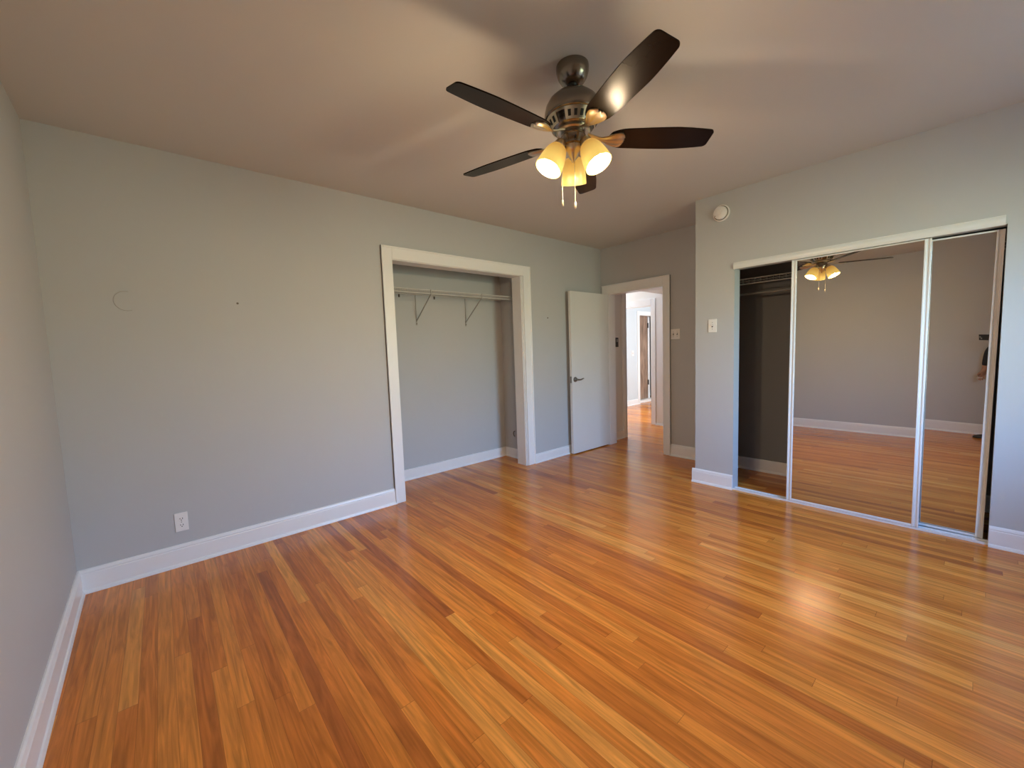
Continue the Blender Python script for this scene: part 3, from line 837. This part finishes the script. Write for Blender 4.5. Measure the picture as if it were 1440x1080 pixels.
body = skin('body', N, ED, M['skin'], per, 2)
mixr = lambda r, a: tuple(q + a for q in r) if isinstance(r, tuple) else r + a
S = {k: (N[k][0], mixr(N[k][1], .028)) for k in ('pel', 'wai', 'che', 'nkb', 'shL', 'elL', 'wrL', 'shR', 'elR', 'wrR')}
S['wai'] = (N['wai'][0], (.145, .115)); S['che'] = (N['che'][0], (.155, .118))
S['pel'] = (pp(0, 0, .80), (.165, .135)); S['nkb'] = (N['nkb'][0], (.08, .07))
S['elL'] = (elbL, .058); S['wrL'] = (wriL - dL * .03, .036); S['wrR'] = (wriR + (elbR - wriR) * .1, .036)
skin('sweater', S, [('pel', 'wai'), ('wai', 'che'), ('che', 'nkb'), ('nkb', 'shL'), ('shL', 'elL'), ('elL', 'wrL'), ('nkb', 'shR'), ('shR', 'elR'), ('elR', 'wrR')], M['cloth'], per, 2)['label'] = 'dark navy sweater'
T_ = {'wa': (pp(0, 0, 1.02), (.13, .095)), 'pl': (pp(0, 0, .88), (.15, .105)), 'hL': (pp(-.09, 0, .82), .098), 'kL': (pp(-.10, .10, .47), .07), 'aL': (pp(-.10, .12, .06), .055),
      'hR': (pp(.09, 0, .82), .098), 'kR': (pp(.11, .03, .47), .07), 'aR': (pp(.12, .0, .07), .055)}
skin('trousers', T_, [('wa', 'pl'), ('pl', 'hL'), ('hL', 'kL'), ('kL', 'aL'), ('pl', 'hR'), ('hR', 'kR'), ('kR', 'aR')], M['trouser'], per, 2, 1)['label'] = 'dark trousers'
def sole(cx, fwd):
    c = pp(cx, 0, 0); d = pf
    s = pr_
    m_ = MB(); rows_t = []; rows_b = []
    for t, w, h_ in ((-.085, .028, .075), (-.06, .038, .085), (0, .040, .085), (.06, .044, .062), (.12, .048, .048), (.17, .044, .040), (.20, .030, .030), (.212, .014, .018)):
        rows_t.append([c + d * (t + fwd) + s * (w * x) + v3(0, 0, .004 + h_ * math.sqrt(max(0.0, 1 - .92 * x * x))) for x in (-1, -.7, -.35, 0, .35, .7, 1)])
        rows_b.append([c + d * (t + fwd) + s * (w * x) + v3(0, 0, .001) for x in (-1, -.7, -.35, 0, .35, .7, 1)])
    m_.grid_solid(rows_t, rows_b)
    return m_.build('shoe', M['black'], per, smooth=60)
sole(-.10, .17); sole(.12, .05)
hm = MB()
hm.ball(pp(0, .005, 1.64), .112, 20, (0.86, 1.0, .86))
for v in hm.bm.verts:
    if (v.co - pp(0, .005, 1.64)).dot(pf) > .05 and v.co.z < 1.67: v.co -= pf * .05
hm.build('hair', M['hair'], per, smooth=180)['label'] = 'short dark hair'
for sgn in (-1, 1):
    q = MB(); q.ball(pp(sgn * .034, .112, 1.605), .009, 10, (1.3, 1, .8)); q.build('eye', M['hair'], per, smooth=180)
q = MB(); q.ball(pp(0, .128, 1.57), .015, 10, (.8, 1.1, 1.6)); q.build('nose', M['skin'], per, smooth=180)
ph = thing('smartphone', 'dark phone held level by the person in the right mirror', 'phone', PHONE)
def pfn(p): return PHONE + RT * p.x + UP * p.z + F * p.y
MB().box(-.074, .074, -.004, .004, -.036, .036, .003, fn=pfn).build('case', M['black'], ph)
MB().box(-.070, .070, -.0048, -.0038, -.033, .033, fn=pfn).build('screen', M['dark'], ph)
for i, (a, b_) in enumerate(((-.056, .005), (-.040, -.012))):
    q = MB(); q.lathe([(.010, .0035), (.010, .0058), (.007, .006), (0, .0055)], PHONE + RT * a + UP * b_, F, 20, True); q.build('lens', M['lever'], ph, smooth=40)
q = MB(); q.box(-.004, .055, -.001, .001, -.003, .003, fn=lambda p: hl + dL * (.055 + p.z) + sL * p.x + inn * (.028 + p.y))
tag(q.build('white_stick', M['paper'], origin=hl), 'thin white stick in the lowered hand of the person in the mirror', 'stick')
